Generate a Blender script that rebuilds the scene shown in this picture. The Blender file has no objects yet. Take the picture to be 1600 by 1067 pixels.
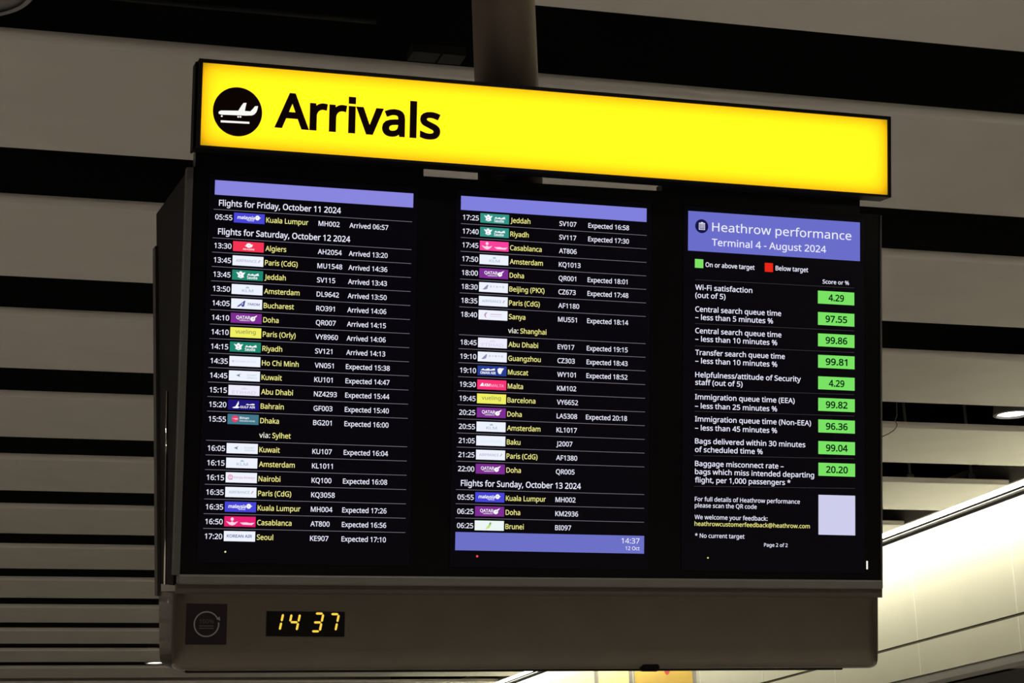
import bpy, bmesh, math
from mathutils import Matrix, Vector
from mathutils.geometry import tessellate_polygon

# ------------------------------------------------------------------ camera, world, exposure
C = bpy.context.scene.collection
sc = bpy.context.scene
EYE = 1.65
cam_data = bpy.data.cameras.new('camera')
cam = bpy.data.objects.new('camera', cam_data); C.objects.link(cam)
cam_data.sensor_width = 36.0
cam_data.lens = 72.0                                   # 3200 px over a 1600 px frame
cam_data.clip_start = 0.05
_R = Matrix(((0.9560471, -0.2909674, -0.0362207),     # right
             (0.0433067, 0.2622992, -0.9640144),      # down
             (0.2899974, 0.9200745, 0.2633712)))      # forward
cam.matrix_world = Matrix.Translation((0, 0, EYE)) @ Matrix((_R[0], -_R[1], -_R[2])).transposed().to_4x4()
sc.camera = cam
sc.view_settings.view_transform = 'Standard'
sc.view_settings.look = 'None'
sc.view_settings.exposure = 0.0
sc.view_settings.gamma = 1.0
sc.view_settings.use_curve_mapping = False
world = bpy.data.worlds.new('world'); sc.world = world
world.use_nodes = True
world.node_tree.nodes['Background'].inputs[0].default_value = (0.0, 0.0, 0.0, 1)
world.node_tree.nodes['Background'].inputs[1].default_value = 0.0

LAMP_W = 24.0          # each downlight of the hall
PASS_W = 30.0         # each unseen lamp added over the passage to brighten the slats
STRIP_E = 27.0          # LED strip on top of the wall
SIGN_W = 2.6           # light sheet inside the yellow sign

# ------------------------------------------------------------------ helpers
def lin(c):
    return tuple(((x / 255) / 12.92 if x / 255 <= 0.04045 else ((x / 255 + 0.055) / 1.055) ** 2.4) for x in c)

def mat(name, rgb, rough=0.6, metal=0.0, noise=0.0, scale=8.0, bump=0.0, spec=0.5):
    m = bpy.data.materials.new(name); m.use_nodes = True
    nt = m.node_tree; b = nt.nodes['Principled BSDF']
    b.inputs['Base Color'].default_value = (*rgb, 1)
    b.inputs['Roughness'].default_value = rough
    b.inputs['Metallic'].default_value = metal
    b.inputs['Specular IOR Level'].default_value = spec
    if noise or bump:
        tc = nt.nodes.new('ShaderNodeTexCoord')
        n = nt.nodes.new('ShaderNodeTexNoise'); n.inputs['Scale'].default_value = scale; n.inputs['Detail'].default_value = 4
        nt.links.new(tc.outputs['Object'], n.inputs['Vector'])
        if noise:
            r = nt.nodes.new('ShaderNodeValToRGB')
            r.color_ramp.elements[0].position = 0.3; r.color_ramp.elements[1].position = 0.7
            r.color_ramp.elements[0].color = (*[x * (1 - noise) for x in rgb], 1)
            r.color_ramp.elements[1].color = (*[min(1, x * (1 + noise)) for x in rgb], 1)
            nt.links.new(n.outputs['Fac'], r.inputs['Fac']); nt.links.new(r.outputs['Color'], b.inputs['Base Color'])
        if bump:
            bp = nt.nodes.new('ShaderNodeBump'); bp.inputs['Strength'].default_value = bump; bp.inputs['Distance'].default_value = 0.002
            nt.links.new(n.outputs['Fac'], bp.inputs['Height']); nt.links.new(bp.outputs['Normal'], b.inputs['Normal'])
    return m

def emit(name, rgb, s=1.0):
    m = bpy.data.materials.new(name); m.use_nodes = True
    nt = m.node_tree; nt.nodes.remove(nt.nodes['Principled BSDF'])
    e = nt.nodes.new('ShaderNodeEmission'); e.inputs[0].default_value = (*rgb, 1); e.inputs[1].default_value = s
    nt.links.new(e.outputs[0], nt.nodes['Material Output'].inputs[0])
    m.cycles.emission_sampling = 'NONE' if s <= 1.5 else 'AUTO'
    return m

_px = {}
def pixel(c):                                          # a lit display colour given as sRGB
    if c not in _px:
        _px[c] = emit('display_colour_%02x%02x%02x' % c, lin(c))
    return _px[c]

def tag(o, label=None, cat=None, group=None, kind=None):
    if label: o['label'] = label
    if cat: o['category'] = cat
    if group: o['group'] = group
    if kind: o['kind'] = kind
    return o

def empty(name, mw, label, cat, group=None):
    o = bpy.data.objects.new(name, None); C.objects.link(o)
    o.empty_display_size = 0.1
    o.matrix_world = mw
    return tag(o, label, cat, group)

def link(name, me, parent=None, mats=(), smooth=False):
    for m in mats: me.materials.append(m)
    if smooth:
        for p in me.polygons: p.use_smooth = True
    o = bpy.data.objects.new(name, me); C.objects.link(o)
    if parent is not None: o.parent = parent
    return o

def bm_obj(name, bm, m, parent=None, bevel=0.0, seg=2, smooth=False):
    bmesh.ops.recalc_face_normals(bm, faces=bm.faces)
    me = bpy.data.meshes.new(name); bm.to_mesh(me); bm.free()
    o = link(name, me, parent, [m] if not isinstance(m, (list, tuple)) else m, smooth)
    if bevel:
        b = o.modifiers.new('bevel', 'BEVEL'); b.width = bevel; b.segments = seg; b.limit_method = 'ANGLE'
    return o

def box(bm, x0, x1, y0, y1, z0, z1):
    v = [bm.verts.new((x, y, z)) for z in (z0, z1) for y in (y0, y1) for x in (x0, x1)]
    for f in ((0, 2, 3, 1), (4, 5, 7, 6), (0, 1, 5, 4), (2, 6, 7, 3), (0, 4, 6, 2), (1, 3, 7, 5)):
        bm.faces.new([v[i] for i in f])

def boxes(*bs):
    bm = bmesh.new()
    for b in bs: box(bm, *b)
    return bm

def loft(bm, loops, cap=True):
    rings = [[bm.verts.new(p) for p in L] for L in loops]
    n = len(rings[0])
    for a, b in zip(rings, rings[1:]):
        for i in range(n):
            bm.faces.new((a[i], a[(i + 1) % n], b[(i + 1) % n], b[i]))
    if cap:
        bm.faces.new(rings[0]); bm.faces.new(list(reversed(rings[-1])))

def cyl(bm, p0, p1, r0, r1=None, n=32, cap=True):
    p0 = Vector(p0); p1 = Vector(p1); d = (p1 - p0).normalized()
    a = d.orthogonal().normalized(); b = d.cross(a)
    r1 = r0 if r1 is None else r1
    loft(bm, [[p + (a * math.cos(t) + b * math.sin(t)) * r for t in [2 * math.pi * i / n for i in range(n)]]
              for p, r in ((p0, r0), (p1, r1))], cap)

def tube(bm, pts, r, n=8):
    pts = [Vector(p) for p in pts]; loops = []; a = None
    for i, p in enumerate(pts):
        d = (pts[min(i + 1, len(pts) - 1)] - pts[max(i - 1, 0)]).normalized()
        a = d.orthogonal().normalized() if a is None else (a - d * a.dot(d)).normalized()
        b = d.cross(a)
        loops.append([p + (a * math.cos(t) + b * math.sin(t)) * r for t in [2 * math.pi * k / n for k in range(n)]])
    loft(bm, loops)

# ------------------------------------------------------------------ lettering (outlines of a humanist sans, 573 units to the cap height)
GLYPHS = {
'A': (512, '437,0 368,177 141,177 73,0 0,0 224,575 289,575 512,0;282,415 274,438 263,473 255,500 247,468 238,438 230,415 165,241 346,241'),
'B': (521, '241,573 336,565 404,541 434,515 453,478 459,431 456,399 446,371 431,347 409,328 382,313 350,304 350,300 384,292 415,279 441,261 461,236 474,203 478,163 472,115 454,74 425,42 385,19 337,5 279,0 78,0 78,573;256,329 318,335 357,352 377,382 384,423 376,463 351,490 308,506 245,511 150,511 150,329;150,269 150,61 265,61 330,68 371,91 394,125 401,168 398,197 388,221 370,241 344,256 307,266 260,269'),
'C': (506, '323,517 280,513 241,502 206,482 178,456 155,423 139,383 129,337 125,286 131,220 147,164 175,117 213,83 262,62 322,55 359,57 394,62 460,78 460,15 427,5 393,-2 356,-7 312,-8 232,1 166,28 115,72 78,131 56,203 49,287 53,349 67,406 89,456 120,499 159,534 206,559 261,575 324,581 367,578 409,572 448,561 482,547 453,486 394,508 360,515'),
'D': (585, '536,292 528,203 501,131 457,74 399,33 325,8 237,0 78,0 78,573 254,573 335,565 404,540 460,501 502,446 528,377;460,289 454,359 435,415 404,457 361,487 308,505 244,511 150,511 150,62 228,62 299,68 357,87 402,119 434,164 454,220'),
'E': (446, '398,0 78,0 78,573 398,573 398,509 150,509 150,330 383,330 383,268 150,268 150,63 398,63'),
'F': (416, '150,0 78,0 78,573 398,573 398,509 150,509 150,306 383,306 383,243 150,243'),
'G': (583, '326,302 524,302 524,22 478,8 431,-1 380,-6 323,-8 241,1 173,28 120,71 81,130 57,202 49,286 58,370 84,442 127,500 186,544 259,571 346,581 392,578 437,572 478,561 516,547 489,484 457,497 421,508 382,515 342,517 278,510 225,489 181,455 150,409 131,353 124,286 130,222 146,166 175,119 216,84 270,62 340,55 404,59 452,68 452,238 326,238'),
'H': (594, '516,0 443,0 443,267 150,267 150,0 78,0 78,573 150,573 150,330 443,330 443,573 516,573'),
'I': (271, '239,0 32,0 32,42 99,57 99,515 32,531 32,573 239,573 239,531 172,515 172,57 239,42'),
'J': (219, '-3,-152 -37,-150 -63,-142 -63,-81 -35,-87 -5,-89 15,-87 33,-81 50,-70 63,-53 71,-29 74,3 74,573 146,573 146,9 141,-42 128,-82 105,-113 75,-135 39,-148'),
'K': (496, '496,0 411,0 209,273 150,222 150,0 78,0 78,573 150,573 150,290 199,345 249,399 403,573 488,573 261,323'),
'L': (420, '78,0 78,573 150,573 150,64 400,64 400,0'),
'M': (727, '330,0 142,502 139,502 142,461 144,407 144,347 144,0 78,0 78,573 184,573 361,103 364,103 544,573 650,573 650,0 578,0 578,352 579,408 581,460 584,501 581,501 390,0'),
'N': (609, '532,0 447,0 141,476 138,476 141,432 143,378 144,320 144,0 78,0 78,573 161,573 467,99 470,99 468,137 466,193 464,249 464,573 532,573'),
'O': (626, '577,287 573,224 561,166 540,116 510,73 473,38 428,13 375,-3 314,-8 251,-3 196,13 151,39 114,73 85,116 65,167 53,224 49,288 56,370 78,442 114,500 166,545 232,572 314,581 393,572 459,545 510,501 547,442 570,370;125,287 130,220 145,163 171,117 207,83 255,62 314,55 373,62 420,83 456,117 481,163 496,220 501,287 490,384 456,457 421,491 373,511 314,518 255,511 207,490 171,457 145,411 130,354'),
'P': (485, '229,573 326,562 393,528 421,495 439,454 444,404 441,370 433,336 417,306 395,278 364,255 324,238 275,227 216,223 150,223 150,0 78,0 78,573;223,511 150,511 150,285 208,285 258,288 298,296 330,311 352,334 365,363 370,401 361,449 334,484 289,504'),
'Q': (626, '577,287 573,221 559,160 535,108 503,64 461,30 411,6 548,-136 444,-136 334,-7 324,-8 314,-8 251,-3 196,13 151,39 114,73 85,116 65,167 53,224 49,288 56,370 78,442 114,500 166,545 232,572 314,581 393,572 459,545 510,501 547,442 570,370;125,287 130,220 145,163 171,117 207,83 255,62 314,55 373,62 420,83 456,117 481,163 496,220 501,287 490,384 456,457 421,491 373,511 314,518 255,511 207,490 171,457 145,411 130,354'),
'R': (498, '236,573 301,568 353,555 393,532 422,500 439,460 444,410 440,368 427,334 408,306 385,285 358,269 330,257 487,0 403,0 264,237 150,237 150,0 78,0 78,573;232,510 150,510 150,298 236,298 296,304 338,325 362,359 370,407 366,440 355,467 336,486 310,500 275,507'),
'S': (440, '403,153 396,106 378,66 348,35 307,11 257,-3 198,-8 137,-5 83,4 41,19 41,88 73,76 113,65 156,57 201,55 240,57 273,66 298,79 316,98 327,120 330,147 327,173 318,194 302,213 277,230 242,247 196,265 131,294 106,311 85,330 69,351 57,375 50,403 48,435 54,477 71,513 99,542 136,563 180,576 231,581 276,578 318,572 355,562 389,549 366,487 302,508 266,515 229,517 196,515 169,507 148,494 133,478 124,457 121,434 124,407 133,386 149,367 172,351 204,335 246,318 293,299 332,279 362,255 385,228 398,194'),
'T': (446, '259,0 187,0 187,509 8,509 8,573 437,573 437,509 259,509'),
'U': (586, '513,202 507,146 489,95 459,52 416,20 360,-1 290,-8 225,-2 171,18 128,50 97,93 78,144 72,204 72,573 144,573 144,201 154,139 182,93 228,64 294,55 342,59 379,73 407,96 427,126 438,161 442,202 442,573 513,573'),
'V': (481, '481,573 277,0 204,0 0,573 75,573 204,205 220,160 231,119 241,80 250,119 262,161 277,207 405,573'),
'W': (745, '735,573 583,0 510,0 399,375 389,410 380,443 373,471 370,488 367,471 361,443 352,409 342,373 234,0 161,0 10,573 85,573 174,223 183,186 190,151 196,118 201,87 206,119 213,154 222,191 232,227 333,573 407,573 512,225 523,187 532,151 538,117 544,87 550,129 560,175 572,224 660,573'),
'X': (470, '467,0 385,0 233,249 79,0 3,0 193,298 15,573 95,573 236,348 377,573 453,573 276,300'),
'Y': (454, '227,291 376,573 454,573 263,222 263,0 191,0 191,219 0,573 79,573'),
'Z': (458, '427,0 30,0 30,55 332,508 40,508 40,573 419,573 419,518 118,64 427,64'),
'a': (450, '231,437 299,428 347,403 376,358 385,293 385,0 334,0 320,61 317,61 298,40 279,22 258,9 234,-1 206,-6 172,-8 136,-5 103,6 75,23 55,48 41,80 37,119 50,176 87,219 152,245 243,257 316,259 316,285 310,330 293,359 265,375 227,380 194,378 163,370 106,347 84,400 115,414 151,426 190,434;252,208 184,200 141,182 118,155 110,119 115,87 132,66 157,53 188,49 238,56 279,79 306,117 315,172 315,210'),
'b': (493, '139,461 138,410 135,373 139,373 161,398 189,419 226,432 272,437 322,431 365,412 401,381 428,338 444,283 449,215 444,147 427,91 400,48 365,17 322,-2 272,-8 226,-3 189,10 161,31 139,55 133,55 119,0 68,0 68,609 139,609;260,379 219,374 188,361 165,339 150,308 142,268 139,217 139,214 145,144 165,93 202,61 261,51 312,61 348,93 369,145 376,216 369,287 348,338 311,368'),
'c': (385, '241,-8 187,-2 139,15 99,45 69,87 50,143 44,213 51,284 71,342 102,385 142,415 191,432 245,438 278,436 309,431 336,424 358,415 337,356 292,370 244,376 204,371 172,358 148,335 131,303 120,263 117,213 120,166 131,126 148,94 172,71 202,58 240,53 273,55 302,60 351,78 351,15 328,5 304,-2 275,-7'),
'd': (493, '221,-8 171,-2 128,17 92,48 65,91 49,146 44,214 49,282 66,338 93,381 128,413 171,432 221,438 253,436 280,429 303,420 323,407 340,391 354,374 359,374 356,405 354,438 354,609 425,609 425,0 368,0 358,58 354,58 340,40 323,24 303,11 279,1 252,-6;232,51 290,60 328,88 348,135 355,200 355,213 349,284 329,336 291,369 231,379 181,368 146,334 124,281 117,213 124,144 146,93 181,61'),
'e': (452, '234,438 286,432 329,414 364,385 390,346 406,299 411,244 411,201 117,201 127,137 154,90 197,62 254,52 293,54 327,60 392,82 392,20 359,8 327,-1 292,-6 251,-8 194,-2 143,17 101,48 70,91 51,146 44,212 50,277 68,333 96,378 134,411 181,431;233,380 188,372 154,348 130,309 119,257 338,257 335,292 326,322 312,346 292,364 266,376'),
'f': (275, '266,375 158,375 158,0 87,0 87,375 12,375 12,408 87,432 87,457 92,507 104,547 124,577 152,597 186,609 227,613 274,609 310,599 292,544 262,552 228,556 197,550 175,532 162,502 158,458 158,430 266,430'),
'g': (493, '221,438 261,434 297,422 329,402 355,373 359,373 369,430 425,430 425,-7 420,-63 404,-109 378,-146 341,-172 293,-187 233,-192 188,-191 147,-186 110,-177 78,-165 78,-100 111,-114 149,-125 191,-132 237,-134 286,-126 324,-101 347,-63 355,-13 355,4 356,32 358,57 354,57 329,28 299,8 263,-4 221,-8 170,-2 126,18 91,51 56,121 44,214 56,306 91,377 126,411 169,431;230,379 197,374 169,359 147,336 130,303 120,262 117,213 124,143 146,92 182,60 232,50 262,52 288,58 309,69 326,85 340,105 349,131 354,161 356,197 356,214 353,267 343,309 326,340 302,362 270,374'),
'h': (495, '139,431 138,399 135,370 140,370 155,391 174,407 196,420 221,429 247,435 273,437 321,433 360,421 391,400 413,370 426,330 431,280 431,0 361,0 361,275 355,321 338,353 308,372 265,379 222,374 189,360 166,338 150,308 142,269 139,222 139,0 68,0 68,609 139,609'),
'i': (207, '139,430 139,0 68,0 68,430;104,591 119,588 133,580 142,566 145,546 142,526 133,512 119,504 104,501 88,504 75,512 66,526 63,546 66,566 75,580 88,588'),
'j': (207, '18,-192 -18,-190 -44,-183 -44,-126 -19,-132 9,-134 32,-130 51,-120 64,-100 68,-67 68,430 139,430 139,-64 136,-101 126,-133 110,-159 87,-177 56,-189;63,546 66,566 75,580 88,588 104,591 119,588 133,580 142,566 145,546 142,526 133,512 119,504 104,501 88,504 75,512 66,526'),
'k': (428, '138,291 137,257 135,221 138,221 152,240 172,264 189,285 326,430 409,430 235,246 421,0 336,0 187,200 138,158 138,0 68,0 68,609 138,609'),
'l': (207, '139,0 68,0 68,609 139,609'),
'm': (749, '540,438 603,429 649,401 676,352 685,280 685,0 615,0 615,277 610,321 594,353 567,372 528,379 474,369 438,342 418,298 411,237 411,0 342,0 342,277 339,308 332,333 320,353 303,367 281,376 253,379 215,374 185,360 164,338 150,308 141,269 139,223 139,0 68,0 68,430 125,430 136,371 140,371 155,392 173,409 194,422 217,431 241,436 266,438 312,433 349,420 378,398 398,366 402,366 427,398 461,420 499,433'),
'n': (495, '275,438 343,429 391,401 421,352 431,280 431,0 361,0 361,275 355,321 338,353 308,372 265,379 204,368 166,338 146,289 139,223 139,0 68,0 68,430 125,430 136,371 140,371 156,392 175,409 198,422 222,431 248,436'),
'o': (485, '442,216 438,165 428,121 411,82 388,51 359,25 324,7 285,-4 241,-8 200,-4 163,7 129,25 100,51 77,82 59,121 48,165 44,216 50,282 68,336 97,380 137,412 186,431 244,438 299,431 347,412 387,380 417,336 436,282;117,216 120,169 130,128 147,95 172,71 203,56 243,51 282,56 314,71 339,95 356,128 366,169 369,216 365,263 355,303 338,335 314,359 282,374 242,379 185,368 147,335 124,284'),
'p': (493, '273,438 322,432 365,413 401,383 428,339 444,284 449,216 444,148 427,93 401,49 365,17 322,-2 272,-8 241,-6 213,1 190,11 170,24 139,55 134,55 137,20 139,-16 139,-192 68,-192 68,430 126,430 136,371 139,371 153,389 170,405 189,419 213,429 240,436;260,379 221,374 190,362 167,342 152,313 142,275 139,229 139,216 142,167 150,126 165,93 188,70 220,55 261,51 297,56 326,72 348,98 364,131 373,171 376,217 369,283 348,334 311,367'),
'q': (493, '354,-9 355,25 358,58 354,58 332,32 303,11 266,-3 219,-8 170,-2 128,17 93,48 66,91 49,146 44,214 50,282 67,338 93,381 129,413 172,432 221,438 267,433 304,419 333,397 355,371 358,371 369,430 425,430 425,-192 354,-192;233,51 272,55 304,67 327,87 342,116 352,153 355,199 355,213 348,285 328,337 290,369 231,379 181,368 145,334 124,281 117,213 124,145 146,93 182,61'),
'r': (331, '269,438 295,437 319,433 310,368 287,372 264,374 240,371 217,363 195,351 176,334 161,313 149,289 141,261 139,229 139,0 68,0 68,430 126,430 134,351 137,351 152,374 170,395 191,413 214,426 240,435'),
's': (384, '348,119 343,80 327,49 302,24 268,6 226,-4 176,-8 135,-6 99,-1 68,8 42,19 42,83 104,60 141,52 178,49 224,53 256,66 274,86 280,112 278,128 271,141 259,154 239,167 174,196 103,228 76,245 57,266 45,292 41,324 52,372 85,408 137,430 202,438 240,436 275,430 308,421 339,409 315,353 258,372 228,378 197,380 159,377 131,366 114,350 108,328 111,312 119,298 133,286 154,274 219,246 289,215 314,197 333,176 344,150'),
't': (289, '212,50 245,53 272,59 272,5 240,-4 200,-8 167,-5 138,4 112,20 91,44 78,79 74,125 74,375 13,375 13,409 75,437 103,528 144,528 144,430 269,430 269,375 144,375 144,127 149,93 163,69 185,54'),
'u': (495, '427,430 427,0 370,0 359,57 356,57 340,36 321,20 298,8 273,-1 247,-6 220,-8 173,-4 134,8 103,29 81,59 68,99 63,148 63,430 135,430 135,153 141,108 158,76 188,57 230,51 273,55 306,69 330,91 345,121 354,160 357,206 357,430'),
'v': (407, '163,0 0,430 75,430 167,176 180,137 193,96 201,63 204,63 214,96 227,138 241,176 332,430 407,430 244,0'),
'w': (630, '346,243 336,276 328,308 321,335 316,357 313,357 308,335 302,307 294,275 284,242 207,1 127,1 9,431 82,431 141,201 153,154 163,109 169,73 172,73 178,97 185,128 193,160 201,188 277,431 354,431 428,188 440,149 451,109 457,74 460,74 466,108 477,153 489,201 549,431 621,431 502,1 419,1'),
'x': (424, '170,220 22,430 102,430 213,268 322,430 402,430 253,220 410,0 330,0 213,172 94,0 14,0'),
'y': (409, '1,430 76,430 169,185 184,144 196,105 205,68 209,68 224,121 245,186 333,430 409,430 224,-59 207,-97 188,-130 165,-156 138,-176 106,-188 67,-192 34,-190 9,-186 9,-130 30,-133 56,-135 79,-132 99,-126 116,-114 130,-99 142,-80 152,-59 174,-2'),
'z': (377, '346,0 31,0 31,47 262,375 45,375 45,430 340,430 340,377 112,55 346,55'),
'0': (458, '419,287 417,221 409,163 395,112 376,70 349,37 316,12 276,-3 229,-8 170,1 122,27 86,70 60,129 44,201 39,287 44,373 58,446 83,504 119,547 167,573 229,581 287,573 335,547 372,504 399,446 414,373;110,287 113,215 121,156 137,111 159,78 190,59 229,52 268,59 298,78 320,110 336,156 345,215 348,287 345,359 336,417 320,463 298,495 268,515 229,521 190,515 159,495 137,463 121,417 113,359'),
'1': (458, '285,0 216,0 216,400 216,439 217,470 219,499 196,477 169,455 108,405 71,452 226,573 285,573'),
'2': (458, '417,0 38,0 38,59 188,210 261,287 287,320 306,353 318,387 322,424 315,466 294,496 261,514 221,520 181,517 147,506 115,489 83,466 45,513 94,548 122,561 153,572 186,578 221,581 270,576 313,562 347,540 372,510 388,472 394,428 389,385 375,344 353,305 324,267 247,185 128,67 128,64 417,64'),
'3': (458, '395,439 392,403 381,372 363,347 340,326 310,311 277,302 277,298 337,283 379,255 405,214 413,163 407,116 390,74 360,40 318,14 263,-3 193,-8 150,-6 110,-1 72,8 36,23 36,89 74,73 114,61 155,54 194,51 260,59 305,81 331,117 339,164 335,197 320,223 297,242 265,255 226,263 179,265 123,265 123,326 180,326 223,329 259,339 286,356 307,377 319,404 323,434 316,471 295,498 262,516 219,521 190,520 164,515 117,498 75,473 39,521 73,544 115,563 163,576 218,581 296,571 352,540 384,495'),
'4': (458, '443,130 359,130 359,0 291,0 291,130 17,130 17,190 286,576 359,576 359,193 443,193;291,374 291,412 293,444 294,474 295,500 292,500 276,468 257,438 86,193 291,193'),
'5': (458, '221,351 275,346 322,331 361,307 389,274 407,232 413,183 407,128 387,81 356,43 314,15 261,-2 199,-8 156,-6 116,0 80,10 51,23 51,90 82,74 121,62 161,55 200,52 239,55 274,65 302,82 323,106 336,137 341,176 332,225 306,262 262,284 197,292 146,288 99,280 64,302 86,573 373,573 373,508 146,508 132,342 169,348'),
'6': (458, '44,245 46,294 51,342 60,389 75,433 95,474 121,510 155,539 196,562 246,576 306,581 344,579 377,573 377,513 344,520 308,523 257,518 216,504 183,483 158,454 139,419 127,380 119,337 115,291 119,291 133,309 150,326 170,339 194,350 223,356 255,358 302,353 342,338 375,313 400,279 416,236 421,184 415,129 399,82 372,44 336,15 291,-2 239,-8 199,-4 163,7 130,26 101,54 77,89 59,133 48,185;238,51 284,59 320,84 343,125 351,184 344,233 324,271 289,295 241,303 205,299 175,287 150,270 131,248 119,223 115,198 117,172 123,146 133,121 146,99 164,79 185,64 210,55'),
'7': (458, '109,0 344,508 35,508 35,573 419,573 419,518 187,0'),
'8': (458, '229,581 276,577 318,565 352,546 378,519 395,485 400,443 396,411 385,383 368,359 346,338 320,319 291,303 325,285 355,265 381,242 401,216 414,185 419,148 413,104 395,65 367,34 330,11 284,-3 231,-8 174,-3 126,10 89,33 61,63 45,101 39,146 43,183 56,214 75,241 99,264 128,283 158,299 131,316 107,336 87,358 71,383 61,411 58,444 63,485 80,518 107,545 141,565 182,577;108,145 116,107 138,76 176,55 229,48 281,55 319,76 342,108 350,148 346,174 335,197 317,217 293,235 264,251 229,265 217,270 184,254 157,237 136,219 121,197 111,173;228,524 188,518 155,502 134,476 127,441 130,414 141,391 157,373 179,357 232,330 282,357 302,373 317,392 327,414 330,441 323,476 302,502 270,518'),
'9': (458, '417,328 415,279 410,231 401,183 387,139 366,99 340,63 306,33 265,11 214,-3 154,-8 117,-6 82,0 82,60 115,53 152,50 204,54 245,68 278,90 303,118 322,153 334,192 342,235 346,281 341,281 327,263 310,247 290,233 266,223 237,216 204,214 158,219 118,235 85,260 61,294 45,336 40,387 46,443 63,491 90,529 127,557 171,575 223,581 262,577 299,565 332,545 361,518 384,483 402,439 413,388;223,521 178,513 142,488 118,447 110,388 117,339 137,301 171,277 220,269 256,273 286,285 311,303 330,325 342,349 346,374 344,400 338,426 328,451 315,474 298,493 277,508 252,518'),
':': (215, '58,43 61,69 72,85 88,94 107,97 126,94 142,85 153,69 157,43 153,18 142,2 126,-8 107,-11 88,-8 72,2 61,18;58,387 61,412 72,429 88,438 107,441 126,438 142,429 153,412 157,387 153,362 142,345 126,335 107,332 88,335 72,345 61,362'),
',': (215, '154,84 136,23 111,-42 85,-103 33,-103 49,-38 63,31 73,93 148,93'),
'.': (215, '58,43 61,69 72,85 88,94 107,97 126,94 142,85 153,69 157,43 153,18 142,2 126,-8 107,-11 88,-8 72,2 61,18'),
'(': (240, '32,220 35,285 45,348 60,409 83,468 113,522 150,573 217,573 167,493 132,407 111,315 103,221 107,159 116,98 132,38 154,-20 182,-75 216,-127 150,-127 113,-77 83,-24 60,34 45,94 35,156'),
')': (240, '209,220 205,156 196,94 180,34 158,-24 128,-77 91,-127 25,-127 59,-75 87,-20 108,38 124,98 134,159 137,221 134,283 124,346 108,406 87,465 59,521 24,573 91,573 128,522 158,468 180,409 196,348 205,285'),
'-': (258, '32,184 32,246 226,246 226,184'),
'–': (401, '32,184 32,246 369,246 369,184'),
'%': (666, '156,581 209,569 246,534 269,477 277,402 269,326 247,269 210,233 156,221 106,233 69,269 47,326 39,402 46,477 67,534 104,569;156,531 130,523 112,498 101,458 98,402 101,345 112,305 130,280 156,272 184,280 203,304 214,345 218,402 214,458 203,498 184,523;523,573 205,0 144,0 461,573;507,351 558,340 596,304 619,248 627,172 620,97 598,40 560,4 507,-8 457,4 420,40 397,97 390,172 397,248 418,304 454,340;507,301 480,293 462,269 452,229 448,172 452,116 462,75 480,51 507,43 534,51 553,75 565,115 569,172 565,229 553,269 534,293'),
'*': (441, '258,609 242,455 396,499 407,425 260,413 355,286 286,249 218,389 156,249 85,286 179,413 33,425 44,499 196,455 180,609'),
'@': (721, '674,286 672,250 666,214 655,181 640,150 620,125 597,105 569,92 536,87 503,93 478,109 460,131 451,157 447,157 430,130 405,107 373,92 334,87 280,98 240,128 215,176 207,237 212,286 228,330 253,366 287,394 328,411 377,417 412,415 446,411 500,398 492,235 491,215 491,206 494,171 506,151 522,141 540,137 563,142 583,158 598,181 609,212 616,248 618,287 611,356 588,413 553,459 506,492 450,513 387,520 322,514 265,498 217,472 177,437 145,394 123,344 109,288 104,227 111,154 132,93 167,45 215,10 275,-11 347,-18 395,-16 441,-8 520,16 520,-38 483,-52 442,-62 397,-69 347,-71 259,-63 185,-36 126,7 82,65 55,138 47,225 52,296 70,363 98,422 137,474 186,515 244,547 311,566 387,573 447,568 502,553 551,529 593,496 628,455 653,406 669,349;269,235 275,191 290,160 314,143 345,137 383,146 409,171 425,210 432,258 437,358 411,364 378,366 342,362 314,347 294,325 280,298 272,267'),
'/': (298, '290,573 77,0 8,0 221,573'),
' ': (208, '')}
for _c in 'ij':                                         # square dots
    _a, _s = GLYPHS[_c]; _p = _s.split(';')
    GLYPHS[_c] = (_a, ';'.join([q for q in _p if min(int(w.split(',')[1]) for w in q.split(' ')) < 450] + ['66,520 66,594 141,594 141,520']))
_gc = {}
def area(L): return sum(L[i - 1][0] * L[i][1] - L[i][0] * L[i - 1][1] for i in range(len(L))) / 2
def inside(p, L):
    c = False
    for (x0, y0), (x1, y1) in zip(L, L[1:] + L[:1]):
        if (y0 > p[1]) != (y1 > p[1]) and p[0] < (x1 - x0) * (p[1] - y0) / (y1 - y0) + x0: c = not c
    return c
def embolden(L, b):
    """move every side of the outline outwards by b, dropping the sides that vanish"""
    E = [(Vector(L[i]), (Vector(L[(i + 1) % len(L)]) - Vector(L[i])).normalized()) for i in range(len(L))]
    E = [(p + Vector((-d.y, d.x)) * b, d) for p, d in E]
    for _ in range(20):
        n = len(E); V = []
        for i in range(n):
            (p, d), (q, e) = E[i - 1], E[i]
            den = d.x * e.y - d.y * e.x
            if abs(den) < 0.02:
                V.append(q if d.dot(e) > 0 else (p + q) / 2)
            else:
                t = ((q.x - p.x) * e.y - (q.y - p.y) * e.x) / den
                V.append(p + d * t)
        bad = [i for i in range(n) if (V[(i + 1) % n] - V[i]).dot(E[i][1]) < -1e-6]
        if not bad or n - len(bad) < 3: break
        w = min(bad, key=lambda i: -(V[(i + 1) % n] - V[i]).length) if len(bad) < 3 else None
        E = [e for i, e in enumerate(E) if i not in (bad if w is None else [w])]
    return [(v.x, v.y) for v in V]
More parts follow.
